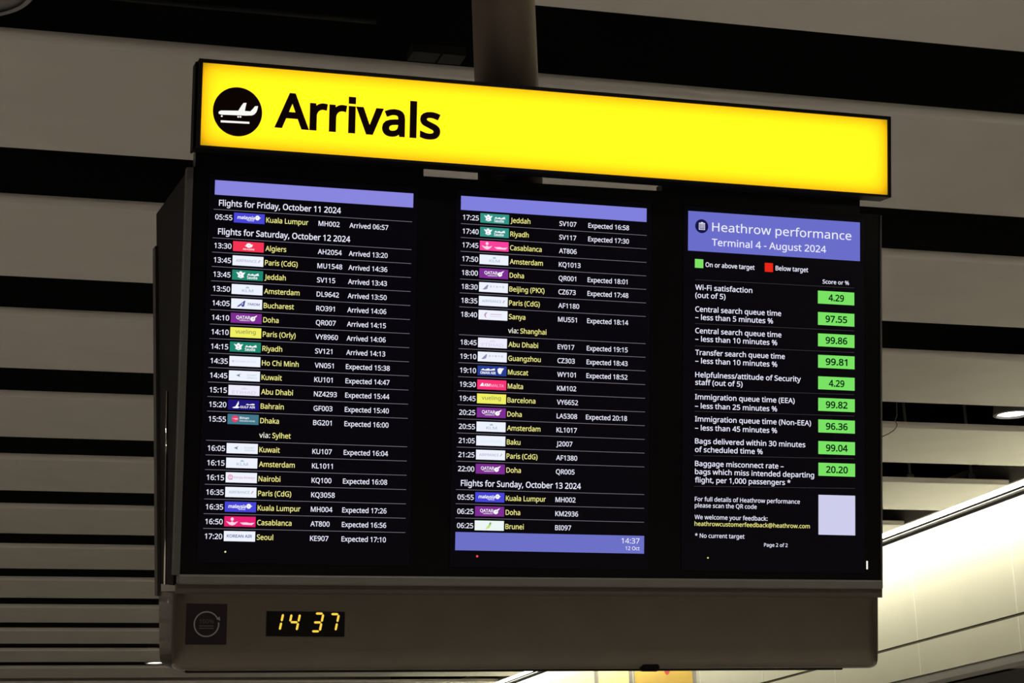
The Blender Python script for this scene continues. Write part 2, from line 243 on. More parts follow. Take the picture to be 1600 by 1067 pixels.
def glyph(ch, bold):
    k = (ch, bold)
    if k not in _gc:
        adv, s = GLYPHS[ch]
        loops = []
        for part in s.split(';'):
            if not part: continue
            L = [tuple(map(int, p.split(','))) for p in part.split(' ')]
            if bold: L = embolden(L, bold)
            loops.append(L)
        outer = [L for L in loops if area(L) < 0]; holes = [L for L in loops if area(L) >= 0]
        flat, tris = [], []
        for L in outer:
            G = [L] + [h for h in holes if inside(h[0], L)]
            b = len(flat); flat += [p for g in G for p in g]
            tris += [[b + i for i in tr] for tr in tessellate_polygon([[Vector((p[0], p[1], 0)) for p in g] for g in G])]
        _gc[k] = (adv, flat, tris)
    return _gc[k]

def text_width(s, cap, bold=0):
    x = sum(glyph(c, bold)[0] for c in s)
    return x * cap / 573

class Flat:
    """flat artwork lying on a display or sign: polygons in several colours, one mesh"""
    def __init__(self): self.v = []; self.f = []; self.m = []; self.mats = []
    def _mi(self, m):
        if not isinstance(m, bpy.types.Material): m = pixel(m)
        if m not in self.mats: self.mats.append(m)
        return self.mats.index(m)
    def poly(self, pts, col, z=0.0):
        mi = self._mi(col); b = len(self.v)
        self.v += [(x, y, z) for x, y in pts]
        for t in tessellate_polygon([[Vector((x, y, 0)) for x, y in pts]]):
            self.f.append([b + i for i in t]); self.m.append(mi)
    def rect(self, x0, y0, x1, y1, col, z=0.0): self.poly([(x0, y0), (x1, y0), (x1, y1), (x0, y1)], col, z)
    def disc(self, cx, cy, r, col, z=0.0, n=40, ry=None):
        ry = ry or r
        self.poly([(cx + r * math.cos(2 * math.pi * i / n), cy + ry * math.sin(2 * math.pi * i / n)) for i in range(n)], col, z)
    def bar(self, a, b, w, col, z=0.0):
        a = Vector(a); b = Vector(b); d = (b - a).normalized(); n = Vector((-d.y, d.x)) * w / 2
        self.poly([tuple(a - n), tuple(b - n), tuple(b + n), tuple(a + n)], col, z)
    def text(self, s, x, y, cap, col, width=None, bold=0, slant=0.0, z=0.0, align='L', cond=1.0):
        mi = self._mi(col); k = cap / 573
        first, last = glyph(s[0], bold), glyph(s[-1], bold)
        lsb = min((p[0] for p in first[1]), default=0)
        ink = sum(glyph(c, bold)[0] for c in s[:-1]) + max((p[0] for p in last[1]), default=0) - lsb
        kx = k * cond if width is None else width / ink
        X = x - lsb * kx - (ink * kx if align == 'R' else ink * kx / 2 if align == 'C' else 0)
        for c in s:
            adv, flat, tris = glyph(c, bold); b = len(self.v)
            self.v += [(X + px * kx + slant * py * k, y + py * k, z) for px, py in flat]
            for t in tris: self.f.append([b + i for i in t]); self.m.append(mi)
            X += adv * kx
    def build(self, name, parent=None, off=(0, 0, 0)):
        me = bpy.data.meshes.new(name)
        me.from_pydata([(a + off[0], b + off[1], c + off[2]) for a, b, c in self.v], [], self.f)
        bm = bmesh.new(); bm.from_mesh(me)
        for f in bm.faces:
            f.normal_update()
            if f.normal.z < 0: f.normal_flip()
        bm.to_mesh(me); bm.free()
        o = link(name, me, parent, self.mats)
        for p, i in zip(me.polygons, self.m): p.material_index = i
        return o

# ------------------------------------------------------------------ materials
M_slat = mat('painted_slat', (0.44, 0.41, 0.38), 0.24, noise=0.03, scale=3, spec=0.95)
M_floor = mat('hall_floor', (0.46, 0.43, 0.39), 0.35, noise=0.06, scale=1.5)
M_soffit = mat('black_soffit', (0.0035, 0.003, 0.0035), 0.9, noise=0.3, scale=2, spec=0.05)
M_wall = mat('cream_wall_panel', (0.70, 0.675, 0.53), 0.5, noise=0.02, scale=2)
M_joint = mat('pale_joint_strip', (0.88, 0.86, 0.72), 0.4)
M_trim = mat('grey_trim', (0.30, 0.285, 0.25), 0.5, noise=0.05, scale=5)
M_plain = mat('plain_hall_wall', (0.16, 0.15, 0.14), 0.7, noise=0.04, scale=1)
M_black = mat('black_paint', (0.004, 0.0035, 0.0035), 0.5, spec=0.12)
M_glass = mat('black_display_glass', (0.003, 0.0025, 0.003), 0.22, noise=0.2, scale=30, spec=0.15)
M_side = mat('dark_case_metal', (0.0035, 0.003, 0.003), 0.55, noise=0.15, scale=20, spec=0.06)
M_post = mat('grey_edge_metal', (0.065, 0.063, 0.056), 0.45, noise=0.08, scale=25)
M_lower = mat('bronze_grey_casing', (0.100, 0.083, 0.061), 0.26, metal=0.6, noise=0.06, scale=9)
_l = M_lower.node_tree.nodes['Principled BSDF']; _l.inputs['Coat Weight'].default_value = 0.22; _l.inputs['Coat Roughness'].default_value = 0.06
M_sill = mat('sill_metal', (0.105, 0.098, 0.082), 0.45, noise=0.06, scale=20)
M_rear = mat('rear_edge_metal', (0.045, 0.04, 0.032), 0.5, spec=0.3)
M_groove = mat('dark_groove', (0.05, 0.038, 0.025), 0.6)
M_pole = mat('brushed_pole', (0.20, 0.155, 0.12), 0.48, metal=0.5, noise=0.06, scale=12)
M_chrome = mat('glint_rod_metal', (0.6, 0.55, 0.45), 0.12, metal=1.0)
M_dark = mat('dark_plenum_metal', (0.03, 0.03, 0.03), 0.6, noise=0.1, scale=10)
M_grey = mat('grey_fitting', (0.13, 0.125, 0.12), 0.5, noise=0.08, scale=20)
M_cable = mat('black_cable', (0.02, 0.018, 0.015), 0.5)
M_lamp = emit('lamp_lens', (1.0, 0.98, 0.92), 6.0)
M_strip = emit('led_diffuser', (1.0, 0.97, 0.80), STRIP_E)
M_sym_black = mat('sign_black', (0.008, 0.0015, 0.0015), 0.6, spec=0.05)
M_sym_white = mat('sign_white_film', (0.8, 0.8, 0.8), 0.5)

# ------------------------------------------------------------------ the hall
X0, X1, YN, YF, ZC = -12.0, 8.41, -8.0, 36.0, EYE + 3.0          # slat ends, near and far walls, slat underside
XW = 8.81
SW = 0.99
zt_ = EYE + 3.02
def struct(name, bm, m, **k):
    return tag(bm_obj(name, bm, m, **k), kind='structure')

struct('floor', boxes((X0 - .2, 14.0, YN - .2, YF + .2, -0.1, 0.0)), M_floor)
struct('ceiling', boxes((X0 - .2, XW + .2, YN - .2, YF + .2, ZC + 1.0, ZC + 1.1), (XW + .02, XW + .18, YN, YF, zt_, ZC + 1.0)), M_soffit)
struct('wall_left', boxes((X0 - .2, X0, YN, YF, 0, ZC + 1.0)), M_plain)
struct('wall_near', boxes((X0 - .2, 14.0, YN - .2, YN, 0, ZC + 1.0)), M_plain)
struct('wall_far', boxes((X0 - .2, 14.0, YF, YF + .2, 0, ZC + 1.0)), M_plain)
struct('wall_passage', boxes((13.8, 14.0, YN, YF, 0, EYE + 2.6)), M_plain)
# bulkhead wall on the right: two courses of cream panels over an open passage
zb, zs, zt = EYE + 1.807 * SW, EYE + 2.105 * SW, EYE + 3.02
bm = bmesh.new()
box(bm, XW + .02, XW + .18, YN, YF, zb - .03, zt)                          # backing
joints = [14.63 + 1.70 * k for k in range(-13, 13)]
for a, b in zip(joints, joints[1:]):
    if a < YN or b > YF: continue
    box(bm, XW, XW + .02, a + .002, b - .002, zs + .012, zt)
    box(bm, XW, XW + .02, a + .002, b - .002, zb, zs - .012)
struct('wall_right', bm, M_wall)
bm = bmesh.new()
for j in joints:
    if YN < j < YF:
        box(bm, XW - .002, XW, j - .008, j + .008, zs + .014, zt)
        box(bm, XW - .002, XW, j - .005, j + .005, zb, zs - .012)
struct('trim_1', bm, M_joint)
struct('trim_2', boxes((XW + .004, XW + .19, YN, YF, zb - .075, zb - .004)), M_trim)
struct('trim_3', boxes((XW + .003, XW + .0195, YN, YF, zs - .012, zs + .011)), mat('seam_shade_strip', (0.07, 0.06, 0.03), 0.8))  # dark strip filling the seam, the gap's shade put into its colour
struct('ceiling_passage', boxes((XW + .2, 14.0, YN, YF, EYE + 2.6, EYE + 2.7)), M_soffit)
# ledge that closes the slats towards the wall
struct('trim_4', boxes((X1 + .012, X1 + .045, YN, YF, ZC + .012, ZC + .25)), M_trim)

# ceiling slats: wide trays, near edge rolled up, far edge folded up
PITCH, SLAT_Y, SLAT_W = 1.754, 7.976, 1.10
def slat_mesh(x0, x1):
    r, g = 0.035, 0.006
    prof = []
    for i in range(9):
        a = math.pi / 2 * i / 8
        prof.append((-SLAT_W + r - r * math.cos(a), r - r * math.sin(a)))
    prof += [(0, 0), (0, 0.03), (-g, 0.03), (-g, g)]
    for i in range(8, -1, -1):
        a = math.pi / 2 * i / 8; q = r - g
        prof.append((-SLAT_W + r - q * math.cos(a), r - q * math.sin(a)))
    bm = bmesh.new()
    L = [[(x, y, z) for y, z in prof] for x in (x0, x1)]
    a = [bm.verts.new(p) for p in L[0]]; b = [bm.verts.new(p) for p in L[1]]
    n = len(a)
    for i in range(n): bm.faces.new((a[i], a[(i + 1) % n], b[(i + 1) % n], b[i]))
    for ring in (a, b):                                # end faces as strips of the folded sheet
        for i in range(n // 2 - 1):
            bm.faces.new((ring[i], ring[i + 1], ring[n - 2 - i], ring[n - 1 - i]))
    bmesh.ops.recalc_face_normals(bm, faces=bm.faces)
    me = bpy.data.meshes.new('ceiling_slat'); bm.to_mesh(me); bm.free()
    return me
ORD = ['topmost', 'second', 'third', 'fourth', 'fifth', 'sixth', 'seventh', 'eighth', 'ninth', 'tenth', 'eleventh', 'twelfth', 'thirteenth', 'fourteenth']
sl = slat_mesh(X0, X1); sl.materials.append(M_slat)
for n in range(-1, 13):
    o = bpy.data.objects.new('ceiling_slat', sl); C.objects.link(o)
    o.location = (0, SLAT_Y + PITCH * n, ZC)
    k = n + 1
    lab = {0: 'topmost grey ceiling slat, cut by the top right edge of the photo',
           1: 'wide grey ceiling slat running right behind the yellow sign'}.get(k,
           'wide grey ceiling slat behind the flight board, %s one counted from the top' % ORD[k])
    tag(o, lab, 'ceiling panel', 'ceiling slats')

# thin hangers and a tray in the black space over the slats
def hanger(px, y, label):
    bm = bmesh.new(); cyl(bm, (px, y, ZC + .10), (px, y, ZC + 1.0), 0.012, n=10)
    box(bm, px - .03, px + .03, y - .012, y + .012, ZC + .06, ZC + .12)
    return tag(bm_obj('hanger_rod', bm, M_grey), label, 'ceiling hanger', 'slat hangers')
hanger(7.70, 14.17, 'thin grey hanger rod in the dark gap right of the board, left of the pair')
hanger(8.20, 14.10, 'thin grey hanger rod in the dark gap right of the board, right of the pair')
bm = bmesh.new()
box(bm, 2.03, 2.15, 7.66, 7.76, ZC + .43, ZC + .47); box(bm, 2.15, 2.16, 7.66, 7.76, ZC + .45, ZC + .47); box(bm, 2.16, 2.26, 7.66, 7.76, ZC + .43, ZC + .47)
tag(bm_obj('cable_tray', bm, M_dark), 'faint grey cable tray in the black gap above the sign, left of the pole', 'cable tray')
bm = bmesh.new(); tube(bm, [(-1.0, 7.75, ZC + .60), (1.0, 7.77, ZC + .60), (1.9, 7.77, ZC + .60)], 0.012)
tag(bm_obj('conduit', bm, M_dark), 'thin conduit in the black space at the top left', 'conduit')
bm = bmesh.new()
tube(bm, [(6.40, 11.86, ZC + .2), (6.42, 11.92, ZC + .02), (6.43, 11.97, ZC), (6.47, 12.02, ZC - .015), (6.495, 12.08, ZC - .02), (6.515, 12.15, ZC - .022), (6.53, 12.26, ZC - .022),
          (6.53, 12.36, ZC - .022), (6.52, 12.44, ZC - .02), (6.44, 12.60, ZC - .008)], 0.0035)
tag(bm_obj('hanging_cable', bm, M_cable), 'thin black cable looping from the gap right of the board', 'cable')

# downlights in the gaps
def downlight_parts(root):
    bm = bmesh.new(); cyl(bm, (0, 0, 0.03), (0, 0, 0.20), 0.125, 0.10, cap=True)
    bm_obj('housing', bm, M_grey, root, smooth=False)
    bm = bmesh.new()
    loft(bm, [[(r * math.cos(2 * math.pi * i / 32), r * math.sin(2 * math.pi * i / 32), z) for i in range(32)]
              for r, z in ((0.125, 0.03), (0.13, 0.0), (0.108, -0.004), (0.102, 0.012), (0.108, 0.03))], cap=False)
    bm_obj('trim_ring', bm, M_grey, root)
    bm = bmesh.new(); cyl(bm, (0, 0, 0.010), (0, 0, 0.022), 0.102)
    bm_obj('lens', bm, M_lamp, root)
def lamp(root, w):
    l = bpy.data.lights.new('downlight_lamp', 'AREA'); l.shape = 'DISK'; l.size = 0.19; l.energy = w; l.spread = math.radians(130); l.color = (1.0, 0.93, 0.85)
    o = bpy.data.objects.new('downlight_lamp', l); C.objects.link(o); o.parent = root; o.location = (0, 0, -0.012)
    return o
proto = None
def downlight(x, y, z, label, w=LAMP_W):
    global proto
    mw = Matrix.Translation((x, y, z))
    r = empty('downlight', mw, label, 'ceiling light', 'recessed downlights')
    if proto is None:
        downlight_parts(r); proto = r
    else:
        for ch in list(proto.children):
            if ch.type == 'MESH':
                c = ch.copy(); C.objects.link(c); c.parent = r
    lamp(r, w)
downlight(7.16, 11.70, ZC, 'bright round downlight in the dark gap at the right edge')
downlight(3.30, 25.66, ZC, 'small bright downlight low beside the left corner of the board')
for i, n in enumerate(range(-7, 13, 2)):               # the hall's other downlights, outside the frame
    for j, x in enumerate((-10.0, -7.0, -4.0, -1.6)):
        downlight(x, SLAT_Y + PITCH * n + .33, ZC, 'round downlight of the rows outside the left edge of the photo')
for n in (-7, -5, -3):
    for x in (1.6, 4.2, 6.8):
        downlight(x, SLAT_Y + PITCH * n + .33, ZC, 'round downlight of the rows above and behind the viewer')
for k in range(8):  # unseen lamps, added to brighten the slats near the wall
    downlight(10.6, 5.0 + 3.6 * k, EYE + 2.56, 'added unseen downlight over the passage behind the cream wall', PASS_W)

# round fitting at the top left corner
r_ = empty('ceiling_speaker', Matrix.Translation((0.185, 6.55, ZC + .03)), 'round grey ceiling fitting cut by the top left corner', 'ceiling speaker')
bm = bmesh.new(); cyl(bm, (0, 0, 0), (0, 0, 0.16), 0.225, 0.2, n=48); bm_obj('body', bm, M_grey, r_)
bm = bmesh.new()
loft(bm, [[(r * math.cos(2 * math.pi * i / 48), r * math.sin(2 * math.pi * i / 48), z) for i in range(48)]
          for r, z in ((0.225, 0.01), (0.235, -0.005), (0.225, -0.016), (0.21, -0.012))], cap=False)
bm_obj('rim', bm, M_grey, r_)

# LED strip along the top of the right wall
SX, SZ = 8.535, EYE + 3.02
r_ = empty('strip_light', Matrix.Translation((SX, 10, SZ)), 'long bright strip light along the top of the cream wall', 'strip light')
bm_obj('channel', boxes((-.075, -.066, YN - 10, YF - 10, -.004, .075), (-.075, .27, YN - 10, YF - 10, .075, .090)), M_dark, r_)
bm_obj('diffuser', boxes((-.065, .065, YN - 10, YF - 10, .0, .05)), M_strip, r_)
bm_obj('lip', boxes((.085, .125, YN - 10, YF - 10, -.022, -.012)), M_dark, r_)
# advertising panels far down the right wall
def poster(y0, y1, col, dot, label):
    root = empty('wall_poster', Matrix.Translation((XW - .03, (y0 + y1) / 2, EYE + 1.85)), label, 'poster', 'yellow posters on the wall')
    w = (y1 - y0) / 2; h0, h1 = 0.0, 1.0
    bm_obj('panel', boxes((0, .026, -w, w, h0, h1)), col, root)
    for q in (-w - .03, w): bm_obj('frame_edge', boxes((-.006, .028, q, q + .03, h0, h1)), M_trim, root)
    if dot:
        bm = bmesh.new()
        v = [bm.verts.new((-.004, dot[0] - (y0 + y1) / 2 + .105 * math.cos(t), dot[1] + .105 * math.sin(t))) for t in [2 * math.pi * i / 32 for i in range(32)]]
        bm.faces.new(v); bm_obj('red_disc', bm, mat('poster_red', (0.62, 0.03, 0.03), 0.5), root)
    return root
M_py = mat('poster_overlit_yellow', (0.80, 0.70, 0.28), 0.5, noise=0.05, scale=3)  # paler than the amber poster: the strip's overexposure is put into this yellow
M_po = mat('poster_amber', (0.72, 0.47, 0.07), 0.5, noise=0.05, scale=3)
poster(24.9, 26.7, M_py, None, 'yellow poster, painted pale as overlit, under the board, leftmost of three')
poster(23.62, 24.74, M_py, None, 'yellow poster, painted pale as overlit, under the board, middle of three')
poster(21.57, 23.42, M_po, (22.34, 0.72), 'amber poster with a red disc, rightmost of the three under the board')

# lower slat of the passage beyond the wall
bm = boxes((XW + .25, 13.7, 15.75, 16.85, EYE + 1.90, EYE + 1.98))
tag(bm_obj('passage_slat', bm, M_slat, bevel=.02), 'grey ceiling slat seen under the wall at the bottom right corner', 'ceiling panel')

# ------------------------------------------------------------------ the board: x right, y up, z out of the display face
BM = Matrix.Translation((0.72847147, 4.65782277, EYE + 1.63016754)) @ Matrix(((0.9999009, 0.0041977, -0.0134391),
     (-0.0125582, -0.1656542, -0.9861039), (-0.0063656, 0.986175, -0.1655851))).to_4x4()
def at(x, y, z=0.0): return BM @ Matrix.Translation((x, y, z))
def shift(bs, o): return [(a - o[0], b - o[0], c - o[1], d - o[1], e - o[2], f - o[2]) for a, b, c, d, e, f in bs]

# pole
PX, PY = 1.588, 5.0
pole = empty('support_pole', Matrix.Translation((PX, PY, ZC + 1.0)), 'round brown metal pole hanging from the ceiling behind the yellow sign', 'pole')
bm = bmesh.new(); cyl(bm, (0, 0, -2.208), (0, 0, 0), 0.088, n=64); bm_obj('shaft', bm, M_pole, pole, smooth=True)
bm = bmesh.new(); cyl(bm, (0, 0, -.03), (0, 0, 0), 0.16, n=48); bm_obj('ceiling_flange', bm, M_pole, pole)
bm = boxes((-.03, .03, -.335, -.06, -2.08, -2.00), (-.5, .5, -.345, -.325, -2.09, -1.99))
bm_obj('bracket', bm, M_side, pole)

# case
DT, DB = 0.74, 0.30
def depth(y): return DT + (DB - DT) * ((-y + 0.11) / 1.21)
O = (0.85, -1.1, 0)
case = empty('flight_information_board', at(*O), 'large black hanging flight board with three displays above a bronze-grey lower casing', 'information board')
def cb(*bs): return boxes(*shift(bs, O))
# front bezel plate with raised tabs at both ends
pts = [(-.052, -.873), (1.7615, -.873), (1.7615, .100), (1.7042, .100), (1.7042, .140), (1.148, .140), (1.148, .1220),
       (.5176, .1165), (.5176, .140), (-.047, .140), (-.047, .100), (-.052, .100)]
bm = bmesh.new()
f0 = [bm.verts.new((x - O[0], y - O[1], -.002)) for x, y in pts]; f1 = [bm.verts.new((x - O[0], y - O[1], -.045)) for x, y in pts]
bm.faces.new(f0); bm.faces.new(list(reversed(f1)))
for i in range(len(pts)): bm.faces.new((f0[i], f0[(i + 1) % len(pts)], f1[(i + 1) % len(pts)], f1[i]))
bm_obj('bezel', bm, M_glass, case)
bm = bmesh.new()
loft(bm, [[(x - O[0], y - O[1], z) for x, z in ((-.060, -.047), (1.760, -.047), (1.760, -depth(y) + .03), (-.060, -depth(y) + .03))] for y in (.098, -.9)])
bm_obj('body', bm, M_side, case)
bm = bmesh.new()
loft(bm, [[(x - O[0], y - O[1], z) for x, z in ((-.067, .004), (-.052, .006), (-.052, -.03), (-.067, -.03))] for y in (.097, -.875)])
bm_obj('edge_post', bm, M_post, case)
bm_obj('edge_post', cb((1.7615, 1.7650, -.875, .097, -.03, .003)), M_post, case)  # thin right rim, the light it catches put into a paler grey
for x0, x1 in ((-.067, -.058), (1.758, 1.765)):
    bm = bmesh.new()
    loft(bm, [[(x - O[0], y - O[1], z) for x, z in ((x0, -depth(y) + .06), (x1, -depth(y) + .06), (x1, -depth(y)), (x0, -depth(y)))] for y in (.0, -.93)])
    bm_obj('rear_post', bm, M_rear, case)
bm = bmesh.new(); tube(bm, [(-.062 - O[0], y - O[1], -depth(y) * .52) for y in (-.42, -.6, -.75, -.9)], .0035, 10)  # rod added to stand in for glints along the side panel
bm_obj('side_glint_rod', bm, M_chrome, case, smooth=True)
# sill and lower casing run a touch off the line of the displays
def sk(x): return 0.0062 * x
def skew(bm):
    for v in bm.verts: v.co.y += sk(v.co.x + O[0])
    return bm
bm_obj('sill', skew(cb((-.056, 1.7635, -.8965, -.873, -.03, .010))), M_sill, case, bevel=.004)
bm_obj('groove', skew(cb((-.058, 1.7635, -.918, -.8965, -.03, .003))), M_groove, case)
def ring(x0, x1, z0, z1, r, y, n=8):
    L = []
    for cx, cz, a0 in ((x1 - r, z1 - r, 0), (x0 + r, z1 - r, 90), (x0 + r, z0 + r, 180), (x1 - r, z0 + r, 270)):
        for i in range(n + 1):
            a = math.radians(a0 + 90 * i / n)
            L.append((cx + r * math.cos(a) - O[0], y - O[1], cz + r * math.sin(a)))
    return L
bm = bmesh.new()
loops = []
for y, ins in ((-.918, 0), (-.925, 0), (-1.05, .000), (-1.080, .001), (-1.090, .004), (-1.096, .010), (-1.0995, .020)):
    loops.append(ring(-.062 + ins, 1.7675 - ins, -depth(y) + ins, .008 - ins, .05 - min(ins, .03), y))
loft(bm, loops)
lower = bm_obj('lower_casing', skew(bm), M_lower, case, smooth=True)
em = lower.modifiers.new('edges', 'EDGE_SPLIT'); em.split_angle = math.radians(50)
bm_obj('lower_rail', skew(cb((-.03, 1.66, -1.104, -1.088, -.25, -.012))), M_black, case, bevel=.004)
bm_obj('latch', skew(cb((1.100, 1.152, -1.105, -1.080, -.03, .006))), M_side, case, bevel=.008)
for x, y, c, r, nm in ((.0542, -.8188, (235, 240, 150), .0022, 'pale yellow-green indicator light'), (.6728, -.8188, (255, 70, 80), .0028, 'red indicator light'),
                   (1.2791, -.8125, (215, 225, 110), .0022, 'pale green indicator light')):
    bm = bmesh.new(); cyl(bm, (x - O[0], y - O[1], -.002), (x - O[0], y - O[1], .0008), r, n=16)
    tag(bm_obj('glow_mark', bm, pixel(c), case), nm)
tag(bm_obj('glow_mark', cb((1.7205, 1.7238, -.8345, -.813, -.002, .001)), pixel((245, 240, 225)), case), 'small white upright glowing bar')  # small upright bar in an even glowing white

# clock in the lower casing
cy0 = sk(.25)
clk = empty('digital_clock', at(.25, -1.0155 + .0, .008), 'small black digital clock with amber digits set in the lower casing', 'clock')
bm_obj('face', boxes((-.0945, .0945, -.0005, .0585, -.004, .0015)), mat('clock_face', (0.004, 0.003, 0.002), 0.4, spec=0.1), clk)
SEG = {'1': 'bc', '4': 'fgbc', '3': 'abgcd', '7': 'abc'}
AMB = pixel((255, 214, 74))
def digit(d, x, y, w, h):
    F = Flat(); sl_ = .19; t = .0052; g = .0016
    P = lambda a, b: (x + a * w + b * h * sl_, y + b * h)
    S = {'a': (P(0, 1), P(1, 1)), 'g': (P(0, .5), P(1, .5)), 'd': (P(0, 0), P(1, 0)),
         'f': (P(0, 1), P(0, .5)), 'b': (P(1, 1), P(1, .5)), 'e': (P(0, .5), P(0, 0)), 'c': (P(1, .5), P(1, 0))}
    for s in SEG[d]:
        a, b = Vector(S[s][0]), Vector(S[s][1]); u = (b - a).normalized(); n = Vector((-u.y, u.x)) * t / 2
        a = a + u * g; b = b - u * g; e = u * t / 2
        F.poly([tuple(a - n * .2), tuple(a + e * .8 - n), tuple(b - e * .8 - n), tuple(b - n * .2), tuple(b + n * .2), tuple(b - e * .8 + n), tuple(a + e * .8 + n), tuple(a + n * .2)], AMB, .003)
    F.build('digit', clk)
digit('1', .1685 - .25, .0135, .0190, .0400)
digit('4', .2080 - .25, .0130, .0200, .0400)
digit('3', .2640 - .25, .0120, .0200, .0420)
digit('7', .3020 - .25, .0130, .0200, .0400)

# sticker on the lower casing
st = empty('square_sticker', at(.014, -1.0365, .008), 'dark square sticker with a pale circular arrow at the left of the lower casing', 'sticker')
M_st = mat('sticker_film', (0.012, 0.007, 0.009), 0.5, noise=0.1, scale=30, spec=0.15); M_ink = mat('sticker_ink', (0.20, 0.165, 0.165), 0.6)
M_ink2 = mat('sticker_faint_ink', (0.060, 0.047, 0.047), 0.6)
bm_obj('film', boxes((-.048, .048, 0, .0955, -.004, .0008)), M_st, st)
F = Flat(); n = 56; a0, a1 = math.radians(24), math.radians(368)
R0, R1 = .0272, .0302
for i in range(n):
    t0, t1 = a0 + (a1 - a0) * i / n, a0 + (a1 - a0) * (i + 1) / n
    F.poly([(R0 * math.cos(t0), .0478 + R0 * math.sin(t0)), (R1 * math.cos(t0), .0478 + R1 * math.sin(t0)),
            (R1 * math.cos(t1), .0478 + R1 * math.sin(t1)), (R0 * math.cos(t1), .0478 + R0 * math.sin(t1))], M_ink, .0012)
F.poly([(.0225, .0600), (.0320, .0560), (.0305, .0660)], M_ink, .0012)
F.build('arrow_ring', st)
F = Flat(); F.text('100%', 0, .0495, .0095, M_ink2, width=.034, align='C', z=.0012)
for yy in (.0425, .0370): F.rect(-.017, yy, .017, yy + .0022, M_ink2, .0012)
F.build('print', st)

# ------------------------------------------------------------------ the yellow sign
SO = (.856, .129, 0.0)
sign = empty('arrivals_sign', at(*SO), 'long backlit yellow sign reading Arrivals with a plane symbol, above the flight board', 'sign')
sx0, sx1, sy0, sy1, d0, d1, lip = -.0540, 1.7625, .1350, .3510, -.002, .064, .0090
lb = .0062
bs = [(sx0, sx1, sy0, sy0 + lb, d0, d1), (sx0, sx1, sy1 - lip, sy1, d0, d1), (sx0, sx0 + lip, sy0 + lb, sy1 - lip, d0, d1),
      (sx1 - lip, sx1, sy0 + lb, sy1 - lip, d0, d1), (sx0 + lip, sx1 - lip, sy0 + lb, sy1 - lip, d0, d0 + .004)]
bm_obj('sign_housing', boxes(*shift(bs, SO)), M_black, sign)
bm_obj('end_cap', boxes(*shift([(sx0 - .006, sx0, sy0 - .002, sy1 - .003, d0 - .006, d1 - .02)], SO)), M_side, sign, bevel=.002)
M_yel = bpy.data.materials.new('translucent_yellow_acrylic'); M_yel.use_nodes = True
nt = M_yel.node_tree; nt.nodes.remove(nt.nodes['Principled BSDF'])
tr = nt.nodes.new('ShaderNodeBsdfTranslucent'); tr.inputs[0].default_value = (1.0, 0.55, 0.007, 1)
df = nt.nodes.new('ShaderNodeBsdfDiffuse'); df.inputs[0].default_value = (0.7, 0.5, 0.01, 1)
mx = nt.nodes.new('ShaderNodeMixShader'); mx.inputs[0].default_value = 0.12
nt.links.new(tr.outputs[0], mx.inputs[1]); nt.links.new(df.outputs[0], mx.inputs[2]); nt.links.new(mx.outputs[0], nt.nodes['Material Output'].inputs[0])
F = Flat(); F.rect(sx0 + lip, sy0 + lb, sx1 - lip, sy1 - lip, M_yel, .060); F.build('yellow_panel', sign, tuple(-v for v in SO))
l = bpy.data.lights.new('sign_light_sheet', 'AREA'); l.shape = 'RECTANGLE'; l.size = sx1 - sx0 - .024; l.size_y = sy1 - sy0 - .024; l.energy = SIGN_W; l.color = (1, 1, 1)
lo = bpy.data.objects.new('sign_light_sheet', l); C.objects.link(lo); lo.parent = sign
lo.location = ((sx0 + sx1) / 2 - SO[0], (sy0 + sy1) / 2 - SO[1], .030); lo.rotation_euler = (math.pi, 0, 0)
off = tuple(-v for v in SO)
F = Flat(); F.disc(.0415, .2290, .0592, M_sym_black, .0612, 72, .0598); sym = F.build('symbol_disc', sign, off)
M_plane = pixel((250, 250, 245))
F = Flat()
F.poly([(-.0044, .2231), (-.0028, .2262), (.0013, .2287), (.0430, .2315), (.0498, .2437), (.0551, .2514), (.0623, .2520), (.0604, .2432), (.0587, .2322),
        (.0722, .2322), (.0780, .2390), (.0829, .2456), (.0901, .2464), (.0890, .2390), (.0867, .2315), (.0818, .2255), (.0759, .2225), (.0624, .2210), (.0033, .2188), (-.0026, .2200)], M_plane, .0622)
for x, y in ((.0039, .2152), (.0432, .2166), (.0486, .2169)): F.disc(x, y, .0022, M_plane, .0622, 16)
F.build('plane_pictogram', sym, off)
F = Flat(); F.poly([(.0017, .2050), (.0705, .2064), (.0706, .2016), (.0019, .2000)], M_plane, .0622); F.build('ground_line', sym, off)
F = Flat(); F.text('Arrivals', .1311, .2012, .0800, M_sym_black, width=.4113, bold=26, z=.0612); F.build('lettering', sign, off)

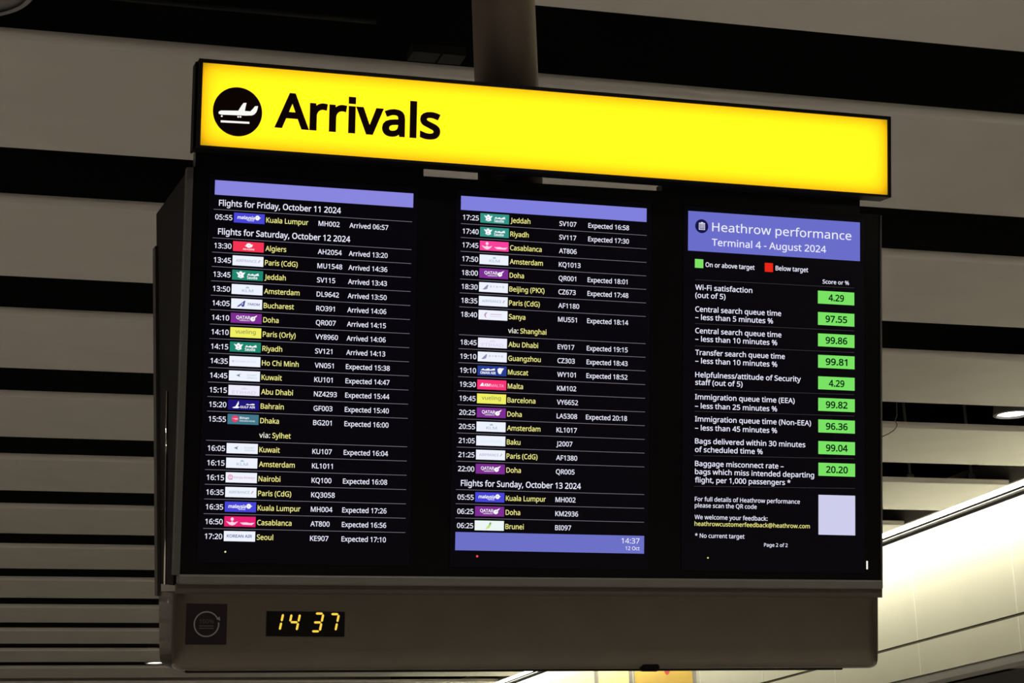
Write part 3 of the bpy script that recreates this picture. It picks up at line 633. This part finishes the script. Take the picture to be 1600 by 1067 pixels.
# ------------------------------------------------------------------ the displays
W_, Y_ = (236, 236, 255), (240, 236, 140)
LINE = (128, 124, 140)
ROW = .034756
TW, TH = 74.6, 24.0                                      # logo tile in mm
WHITE = (238, 243, 255)
def logo(kind, x, y, bg=None):
    """airline tile with its top left corner at x, y"""
    F = Flat(); s = .001
    X = lambda a: x + a * s
    Yv = lambda b: y - TH * s + b * s
    def bgc(c): F.rect(x, y - TH * s, x + TW * s, y, bg or c, 0)
    def T(t, a, b, w, cap, c, bold=0, slant=0.0): F.text(t, X(a), Yv(b), cap * s, c, width=w * s, bold=bold, slant=slant, z=.0004)
    def P(pts, c): F.poly([(X(a), Yv(b)) for a, b in pts], c, .0004)
    def D(a, b, r, c, ry=None): F.disc(X(a), Yv(b), r * s, c, .0004, 24, ry * s if ry else None)
    def B(a, b, c_, d, c): F.rect(X(a), Yv(b), X(c_), Yv(d), c, .0004)
    w = (250, 250, 255)
    if kind == 'kite':
        bgc((72, 70, 214)); T('malaysia', 8, 9.5, 42, 7.5, w, 22, .2); T('airlines', 34, 5, 15, 3.6, w, 10)
        D(57, 14, 5.5, w, 6); P([(53, 18), (66, 14.5), (55, 9.5), (58, 14)], w); P([(54.5, 14.5), (58, 17), (57, 12)], bg or (72, 70, 214))
    elif kind == 'swallow':
        bgc((244, 52, 84)); D(38, 15.5, 6.5, w, 5); P([(28, 14), (48, 18), (46, 12), (38, 9)], w); P([(36, 15), (41, 17), (40, 13)], (244, 52, 84)); T('AIR ALGERIE', 24, 4, 28, 3.6, w, 12)
    elif kind == 'france':
        bgc(WHITE); g = (150, 156, 176); T('AIRFRANCE', 8, 9, 50, 6.2, g, 0); P([(61, 9), (63, 9), (68, 15.5), (65, 15.5)], (190, 150, 160))
    elif kind == 'palm':
        bgc((32, 134, 110)); P([(9, 19), (17, 17), (20, 12), (23, 17), (32, 19), (27, 11), (29, 7), (21, 4), (13, 7), (15, 11)], w); D(20.5, 18, 3.6, w, 3.2); P([(18, 9), (23, 9), (20.5, 6)], (32, 134, 110))
        T('Saudia', 36, 3.5, 25, 6.6, w, 20); P([(36, 12.5), (41, 17), (43, 13.5), (50, 16.5), (53, 13.5), (63, 18), (65, 12), (50, 11.5)], w)
    elif kind == 'crown':
        bgc(WHITE); g = (152, 178, 206); T('KLM', 25, 6, 27, 6.6, g, 4); D(38, 18, 1.6, g); B(34, 15.2, 42, 16.4, g); D(35, 17.4, 1.1, g); D(41, 17.4, 1.1, g)
    elif kind == 'tail':
        bgc(WHITE); g = (70, 78, 160); P([(13, 4), (32, 20), (34, 19), (31, 5), (26, 4.5), (24, 9), (19, 4.5)], g); P([(24, 11), (29, 15), (28, 9)], WHITE); T('TAROM', 38, 9, 30, 5.4, g, 16, .2)
    elif kind == 'oryx':
        bgc((126, 46, 146)); T('QATAR', 13, 10, 34, 7.6, w, 14); T('AIRWAYS', 21, 5.2, 25, 3.0, w, 8); D(53, 11, 6, w, 5.6); P([(52, 15), (64, 20.5), (61, 16), (57, 13)], w); P([(52, 12), (57, 14.6), (54, 9)], (126, 46, 146))
    elif kind == 'yellow':
        bgc((240, 240, 98)); T('vueling', 12, 9.5, 49, 9.4, (112, 118, 84), 2)
    elif kind == 'lotus':
        bgc(WHITE); g = (206, 208, 226); T('Vietnam Airlines', 12, 10, 52, 4.6, g, 0); D(8.5, 12, 2.6, g)
    elif kind == 'bird':
        bgc(WHITE); g = (110, 130, 150); P([(17, 13), (29, 17.5), (25, 13.5), (27, 9), (32, 7)], g); k = (176, 196, 190); T('KUWAIT', 43, 12, 24, 4.6, k, 0); T('AIRWAYS', 43, 5.5, 24, 4.2, k, 0)
    elif kind == 'crest':
        bgc((238, 236, 252)); k = (204, 200, 224); T('ETIHAD', 9, 3.2, 56, 7.4, k, 0); B(30, 15, 45, 16.2, k); B(33, 18, 42, 19, k)
    elif kind == 'falcon':
        bgc((32, 22, 120)); P([(10, 5), (18, 8), (25, 21), (26, 14), (23, 9), (28, 6), (24, 3.6), (14, 3.6)], w); T('GULF AIR', 29, 4.5, 36, 5.0, w, 18); P([(42, 12.5), (46, 15), (52, 13.5), (58, 15.5), (64, 15), (63, 12)], w)
    elif kind == 'stork':
        bgc((66, 120, 138)); D(18, 13, 8, (232, 62, 108)); P([(10, 14), (22, 14.5), (26, 12), (20, 10.5)], (248, 206, 220)); T('Biman', 29, 13, 22, 5.2, w, 14); T('BANGLADESH AIRLINES', 29, 7, 37, 3.0, w, 8)
    elif kind == 'kring':
        bgc(WHITE); g = (226, 118, 160); D(11, 12.5, 6.4, g); D(11, 12.5, 5.2, WHITE); P([(8, 7.5), (10, 7.5), (10, 12), (15, 17.5), (8.5, 14)], g); P([(10, 12.5), (16.5, 7.5), (14, 7.2)], (60, 50, 60)); T('Kenya Airways', 20, 10, 50, 5.0, g, 0)
    elif kind == 'wings':
        bgc((232, 34, 116)); c = (255, 214, 232); D(18.5, 17.5, 3.8, c, 4); P([(4, 12.5), (14, 9.5), (18.5, 12.5), (23, 9.5), (33, 12.5), (25, 4.5), (18.5, 2.5), (12, 4.5)], c); P([(37, 9.5), (44, 5.0), (66, 4.5), (72, 10), (60, 9), (52, 10.5)], c)
    elif kind == 'korean':
        bgc(WHITE); T('KOREAN AIR', 7, 9, 60, 6.8, (78, 82, 148), 16)
    elif kind == 'fin':
        bgc(WHITE); g = (150, 140, 180); P([(9, 6), (21, 18), (24, 18), (21, 8), (16, 6)], g)
        for i, a in enumerate((28, 36, 44, 52, 60)): B(a, 12 + i % 2, a + 4.5, 16.5, (212, 214, 224) if i % 2 else (198, 204, 216))
    elif kind == 'arc':
        bgc(WHITE); g = (200, 140, 190); P([(23, 20), (17, 17), (14, 12), (17, 6), (20, 4.5), (18, 11)], g); B(30, 13, 60, 15.5, (222, 196, 220)); B(30, 8, 60, 9.4, (224, 206, 224))
    elif kind == 'dagger':
        bgc((40, 62, 146)); T('OMAN AIR', 7, 3.8, 40, 6.0, w, 24); P([(8, 13), (14, 17.5), (18, 14.5), (28, 18), (32, 15), (44, 18.5), (45, 13.5), (25, 12)], w); P([(51, 17), (56, 20), (68, 19), (64, 14), (60, 5), (55, 5), (52, 10)], w)
    elif kind == 'slope':
        bgc((250, 52, 118)); P([(6, 8), (12, 16), (15, 16), (17, 8)], w); T('KM', 18, 8, 14, 6.6, w, 26, .2); T('MALTA', 34, 7, 34, 6.8, (255, 190, 220), 4, .1)
    elif kind == 'faint':
        bgc(WHITE); T('AZERBAIJAN', 12, 8.5, 52, 5.4, (218, 232, 238), 0)
    elif kind == 'leaf':
        bgc((236, 246, 244)); P([(27, 3), (34, 12), (44, 21), (41, 12), (37, 6)], (196, 226, 110)); P([(36, 12), (42, 17), (40, 21), (37, 18)], (110, 160, 130))
    return F

def display(name, x0, x1, ytop, ybot, label):
    root = empty(name, at(x0, ybot, 0), label, 'display screen', 'displays of the flight board')
    root['o'] = (x0, ybot)
    F = Flat(); F.rect(0, 0, x1 - x0, ytop - ybot, M_lcd, .0004); F.build('screen', root)
    return root
M_lcd = mat('dark_lcd', (0.004, 0.003, 0.006), 0.25, spec=0.12)
_b = M_lcd.node_tree.nodes['Principled BSDF']; _b.inputs['Emission Color'].default_value = (0.4, 0.35, 1.0, 1); _b.inputs['Emission Strength'].default_value = 0.0008

def flight_rows(root, ox, oy, rows, bgs, lines):
    """rows: (row number, time, logo, city, flight, status, via)"""
    o = (-(root['o'][0]), -(root['o'][1]), .0)
    for k, tm, lg, city, fl, stt, via in rows:
        by = oy - ROW * k - .0243
        F = Flat(); F.text(tm, ox + .0045, by, .0122, W_, bold=9, width=.0412, z=.0009)
        ro = F.build('flight_row', root, o)
        F = Flat(); F.text(city, ox + .1280, by, .0122, Y_, bold=9, z=.0009, cond=.93); F.build('destination', ro, o)
        F = Flat(); F.text(fl, ox + .2565, by, .0118, W_, bold=9, z=.0009, cond=.98); F.build('flight_number', ro, o)
        if stt:
            F = Flat(); F.text(stt, ox + .3333, by, .0118, W_, bold=9, z=.0009, cond=.95); F.build('status', ro, o)
        if via:
            F = Flat()
            F.text('via:', ox + .1265, by - ROW, .0122, (236, 236, 220), bold=9, z=.0009)
            F.text(via, ox + .1582, by - ROW, .0122, Y_, bold=9, z=.0009, cond=.93)
            F.build('stopover', ro, o)
        if k in lines:
            F = Flat(); F.rect(ox, oy - ROW * k - .0005, ox + .4905, oy - ROW * k + .0005, LINE, .0008); F.build('row_line', ro, o)
        logo(lg, ox + .0495, oy - ROW * k - .0050, bgs.get(k)).build('airline_logo', ro, (o[0], o[1], .0009))

def header_row(root, ox, oy, k, s, wd):
    F = Flat(); o = (-(root['o'][0]), -(root['o'][1]), 0)
    F.text(s, ox + .0125, oy - ROW * k - .0254, .0142, W_, bold=11, z=.0009, width=wd)
    F.rect(ox, oy - ROW * (k + 1) - .0005, ox + .4905, oy - ROW * (k + 1) + .0005, LINE, .0008)
    F.build('day_heading', root, o)

def colour_bar(root, x0, y0, x1, y1, c):
    F = Flat(); F.rect(x0, y0, x1, y1, c, .0008); return F.build('colour_bar', root, (-(root['o'][0]), -(root['o'][1]), 0))

d1_ = display('flight_display', -.012, .503, .086, -.845, 'left flight display, headed Flights for Friday, last row Seoul')
colour_bar(d1_, .0015, .0357, .4923, .0712, (136, 134, 222))
header_row(d1_, 0, 0, -1, 'Flights for Friday, October 11 2024', .2987)
header_row(d1_, 0, 0, 1, 'Flights for Saturday, October 12 2024', .3236)
R1_ = [(0, '05:55', 'kite', 'Kuala Lumpur', 'MH002', 'Arrived 06:57', None), (2, '13:30', 'swallow', 'Algiers', 'AH2054', 'Arrived 13:20', None),
 (3, '13:45', 'france', 'Paris (CdG)', 'MU1548', 'Arrived 14:36', None), (4, '13:45', 'palm', 'Jeddah', 'SV115', 'Arrived 13:43', None),
 (5, '13:50', 'crown', 'Amsterdam', 'DL9642', 'Arrived 13:50', None), (6, '14:05', 'tail', 'Bucharest', 'RO391', 'Arrived 14:06', None),
 (7, '14:10', 'oryx', 'Doha', 'QR007', 'Arrived 14:15', None), (8, '14:10', 'yellow', 'Paris (Orly)', 'VY8960', 'Arrived 14:06', None),
 (9, '14:15', 'palm', 'Riyadh', 'SV121', 'Arrived 14:13', None), (10, '14:35', 'lotus', 'Ho Chi Minh', 'VN051', 'Expected 15:38', None),
 (11, '14:45', 'bird', 'Kuwait', 'KU101', 'Expected 14:47', None), (12, '15:15', 'crest', 'Abu Dhabi', 'NZ4293', 'Expected 15:44', None),
 (13, '15:20', 'falcon', 'Bahrain', 'GF003', 'Expected 15:40', None), (14, '15:55', 'stork', 'Dhaka', 'BG201', 'Expected 16:00', 'Sylhet'),
 (16, '16:05', 'bird', 'Kuwait', 'KU107', 'Expected 16:04', None), (17, '16:15', 'crown', 'Amsterdam', 'KL1011', None, None),
 (18, '16:15', 'kring', 'Nairobi', 'KQ100', 'Expected 16:08', None), (19, '16:35', 'france', 'Paris (CdG)', 'KQ3058', None, None),
 (20, '16:35', 'kite', 'Kuala Lumpur', 'MH004', 'Expected 17:26', None), (21, '16:50', 'wings', 'Casablanca', 'AT800', 'Expected 16:56', None),
 (22, '17:20', 'korean', 'Seoul', 'KE907', 'Expected 17:10', None)]
flight_rows(d1_, 0, 0, R1_, {}, {k for k, *_ in R1_ if k not in (0, 2)})
OX, OY = .6155, .0383
d2_ = display('flight_display', .603, 1.1175, .088, -.845, 'middle flight display, first row Jeddah, time 14:37 in its lower bar')
colour_bar(d2_, .6143, .0383, 1.1054, .0736, (128, 128, 222))
R2_ = [(0, '17:25', 'palm', 'Jeddah', 'SV107', 'Expected 16:58', None), (1, '17:40', 'palm', 'Riyadh', 'SV117', 'Expected 17:30', None),
 (2, '17:45', 'wings', 'Casablanca', 'AT806', None, None), (3, '17:50', 'crown', 'Amsterdam', 'KQ1013', None, None),
 (4, '18:00', 'oryx', 'Doha', 'QR001', 'Expected 18:01', None), (5, '18:30', 'fin', 'Beijing (PKX)', 'CZ673', 'Expected 17:48', None),
 (6, '18:35', 'france', 'Paris (CdG)', 'AF1180', None, None), (7, '18:40', 'arc', 'Sanya', 'MU551', 'Expected 18:14', 'Shanghai'),
 (9, '18:45', 'crest', 'Abu Dhabi', 'EY017', 'Expected 19:15', None), (10, '19:10', 'fin', 'Guangzhou', 'CZ303', 'Expected 18:43', None),
 (11, '19:10', 'dagger', 'Muscat', 'WY101', 'Expected 18:52', None), (12, '19:30', 'slope', 'Malta', 'KM102', None, None),
 (13, '19:45', 'yellow', 'Barcelona', 'VY6652', None, None), (14, '20:25', 'oryx', 'Doha', 'LA5308', 'Expected 20:18', None),
 (15, '20:55', 'crown', 'Amsterdam', 'KL1017', None, None), (16, '21:05', 'faint', 'Baku', 'J2007', None, None),
 (17, '21:25', 'france', 'Paris (CdG)', 'AF1380', None, None), (18, '22:00', 'oryx', 'Doha', 'QR005', None, None),
 (20, '05:55', 'kite', 'Kuala Lumpur', 'MH002', None, None), (21, '06:25', 'oryx', 'Doha', 'KM2936', None, None), (22, '06:25', 'leaf', 'Brunei', 'BI097', None, None)]
flight_rows(d2_, OX, OY, R2_, {2: (250, 66, 156), 0: (52, 148, 134), 1: (52, 148, 134)}, {k for k, *_ in R2_ if k not in (0, 20)})
header_row(d2_, OX, OY, 19, 'Flights for Sunday, October 13 2024', .3100)
cbm = colour_bar(d2_, .6165, -.8050, 1.1070, -.7605, (108, 112, 198))
F = Flat(); F.text('14:37', 1.0945, -.7800, .0128, W_, bold=6, width=.0480, align='R', z=.0012); F.text('12 Oct', 1.0950, -.7966, .0090, W_, bold=8, width=.0378, align='R', z=.0012)
F.build('time_and_date', cbm, (-.603, .845, 0))

d3_ = display('performance_display', 1.2075, 1.7145, .088, -.845, 'right display with a blue heading and nine green score boxes')
o3 = (-1.2075, .845, 0)
b3 = colour_bar(d3_, 1.2190, -.0285, 1.7030, .0748, (106, 110, 202))
PERF = [
('Heathrow performance', 1.2851, 0.026, 0.0238, 0.3929, 'W'),
('Terminal 4 - August 2024', 1.2844, -0.0117, 0.0191, 0.3211, 'W'),
('On or above target', 1.2675, -0.068, 0.0122, 0.1361, 'W'),
('Below target', 1.4626, -0.066, 0.0123, 0.0919, 'W'),
('Score or %', 1.5956, -0.0934, 0.0108, 0.0756, 'W'),
('Wi-Fi satisfaction', 1.2397, -0.129, 0.0143, 0.1578, 'W'),
('(out of 5)', 1.2398, -0.1493, 0.0143, 0.0834, 'W'),
('Central search queue time', 1.2401, -0.1852, 0.0143, 0.2384, 'W'),
('– less than 5 minutes %', 1.2403, -0.2059, 0.0143, 0.2153, 'W'),
('Central search queue time', 1.2405, -0.2408, 0.0142, 0.2387, 'W'),
('– less than 10 minutes %', 1.2407, -0.2619, 0.0142, 0.2268, 'W'),
('Transfer search queue time', 1.2409, -0.2968, 0.0142, 0.2482, 'W'),
('– less than 10 minutes %', 1.2411, -0.3182, 0.0142, 0.2266, 'W'),
('Helpfulness/attitude of Security', 1.2413, -0.3539, 0.0142, 0.2929, 'W'),
('staff (out of 5)', 1.2415, -0.3735, 0.0141, 0.13, 'W'),
('Immigration queue time (EEA)', 1.241, -0.4106, 0.0141, 0.2759, 'W'),
('– less than 25 minutes %', 1.2411, -0.4336, 0.0141, 0.2265, 'W'),
('Immigration queue time (Non-EEA)', 1.2414, -0.4671, 0.0141, 0.3216, 'W'),
('– less than 45 minutes %', 1.2416, -0.4896, 0.0141, 0.2261, 'W'),
('Bags delivered within 30 minutes', 1.2418, -0.5235, 0.0141, 0.3051, 'W'),
('of scheduled time %', 1.242, -0.5451, 0.0141, 0.1858, 'W'),
('Baggage misconnect rate –', 1.2422, -0.5807, 0.014, 0.2443, 'W'),
('bags which miss intended departing', 1.2424, -0.6013, 0.014, 0.3293, 'W'),
('flight, per 1,000 passengers *', 1.2425, -0.6223, 0.014, 0.2632, 'W'),
('For full details of Heathrow performance', 1.2424, -0.6697, 0.0112, 0.2895, 'W'),
('please scan the QR code', 1.2425, -0.6857, 0.0112, 0.1694, 'W'),
('We welcome your feedback:', 1.2422, -0.7152, 0.0112, 0.1997, 'W'),
('heathrowcustomerfeedback@heathrow.com', 1.2423, -0.7321, 0.0112, 0.3174, 'Y'),
('* No current target', 1.2435, -0.762, 0.0112, 0.135, 'W'),
('Page 2 of 2', 1.4326, -0.7812, 0.0092, 0.0654, 'W'),
]
for i in (0, 1):
    s, x, y, cap, w, c = PERF[i]
    F = Flat(); F.text(s, x, y, cap * .93, W_, width=w, bold=(4, 8)[i], z=.0012); F.build('title', b3, o3)
F = Flat(); F.disc(1.2562, .0369, .0180, (22, 20, 70), .0012, 40)
F.poly([(1.2485, .0275), (1.2650, .0275), (1.2650, .0455), (1.2600, .0455), (1.2590, .0475), (1.2545, .0475), (1.2535, .0455), (1.2485, .0455)], W_, .0014)
F.rect(1.2500, .0290, 1.2635, .0440, (40, 38, 100), .0016)
for yy in (.0315, .0350, .0385, .0418): F.rect(1.2512, yy, 1.2623, yy + .0015, W_, .0018)
F.build('clipboard_symbol', b3, o3)
for k, (a, c) in enumerate((((1.2382, -.0720, 1.2613, -.0492), (124, 226, 100)), ((1.4320, -.0715, 1.4552, -.0480), (232, 38, 24)))):
    F = Flat(); F.rect(*a, c, .0009); s, x, y, cap, w, c = PERF[2 + k]
    F.text(s, x, y, cap * .95, W_, width=w, bold=10, z=.0009); F.build('key_entry', d3_, o3)
F = Flat(); s, x, y, cap, w, c = PERF[4]; F.text(s, x, y, cap * .95, W_, width=w, bold=10, z=.0009); F.build('column_heading', d3_, o3)
groups = [(5, 2), (7, 2), (9, 2), (11, 2), (13, 2), (15, 2), (17, 2), (19, 2), (21, 3)]
SC = ['4.29', '97.55', '99.86', '99.81', '4.29', '99.82', '96.36', '99.04', '20.20']
LN = {0: (-.1030, -.1008), 2: (-.2162, -.2140), 3: (-.2738, -.2710), 5: (-.3862, -.3815), 6: (-.4415, -.4378), 8: (-.5545, -.5490)}
for i, (a, n) in enumerate(groups):
    F = Flat()
    for s, x, y, cap, w, c in PERF[a:a + n]: F.text(s, x, y, cap * .92, W_, width=w, bold=9, z=.0009)
    if i in LN:
        y0, y1 = LN[i]; F.poly([(1.2395, y0 - .0004), (1.6860, y1 - .0004), (1.6860, y1 + .0004), (1.2395, y0 + .0004)], (70, 66, 70), .0008)
    ro = F.build('score_row', d3_, o3)
    t = -.1130 - i * .05615
    F = Flat(); F.rect(1.5822 + i * .0002, t - .0338, 1.6862 + i * .0002, t, (122, 226, 100), .0009)
    w = .0445 if len(SC[i]) == 4 else .0620
    F.text(SC[i], 1.6345 + i * .0002, t - .0252, .0165, (6, 34, 18), width=w, bold=24, align='C', z=.0012)
    F.build('score_box', ro, o3)
F = Flat()
F.poly([(1.2400, -.6326), (1.6880, -.6266), (1.6880, -.6258), (1.2400, -.6318)], (70, 66, 70), .0008)
for s, x, y, cap, w, c in PERF[24:]: F.text(s, x, y, cap * .95, Y_ if c == 'Y' else W_, width=w, bold=6, z=.0009)
F.build('footnotes', d3_, o3)
F = Flat(); F.rect(1.5840, -.7478, 1.6878, -.6452, (206, 206, 236), .0009); F.build('blank_tile', d3_, o3)
for d in (d1_, d2_, d3_): del d['o']
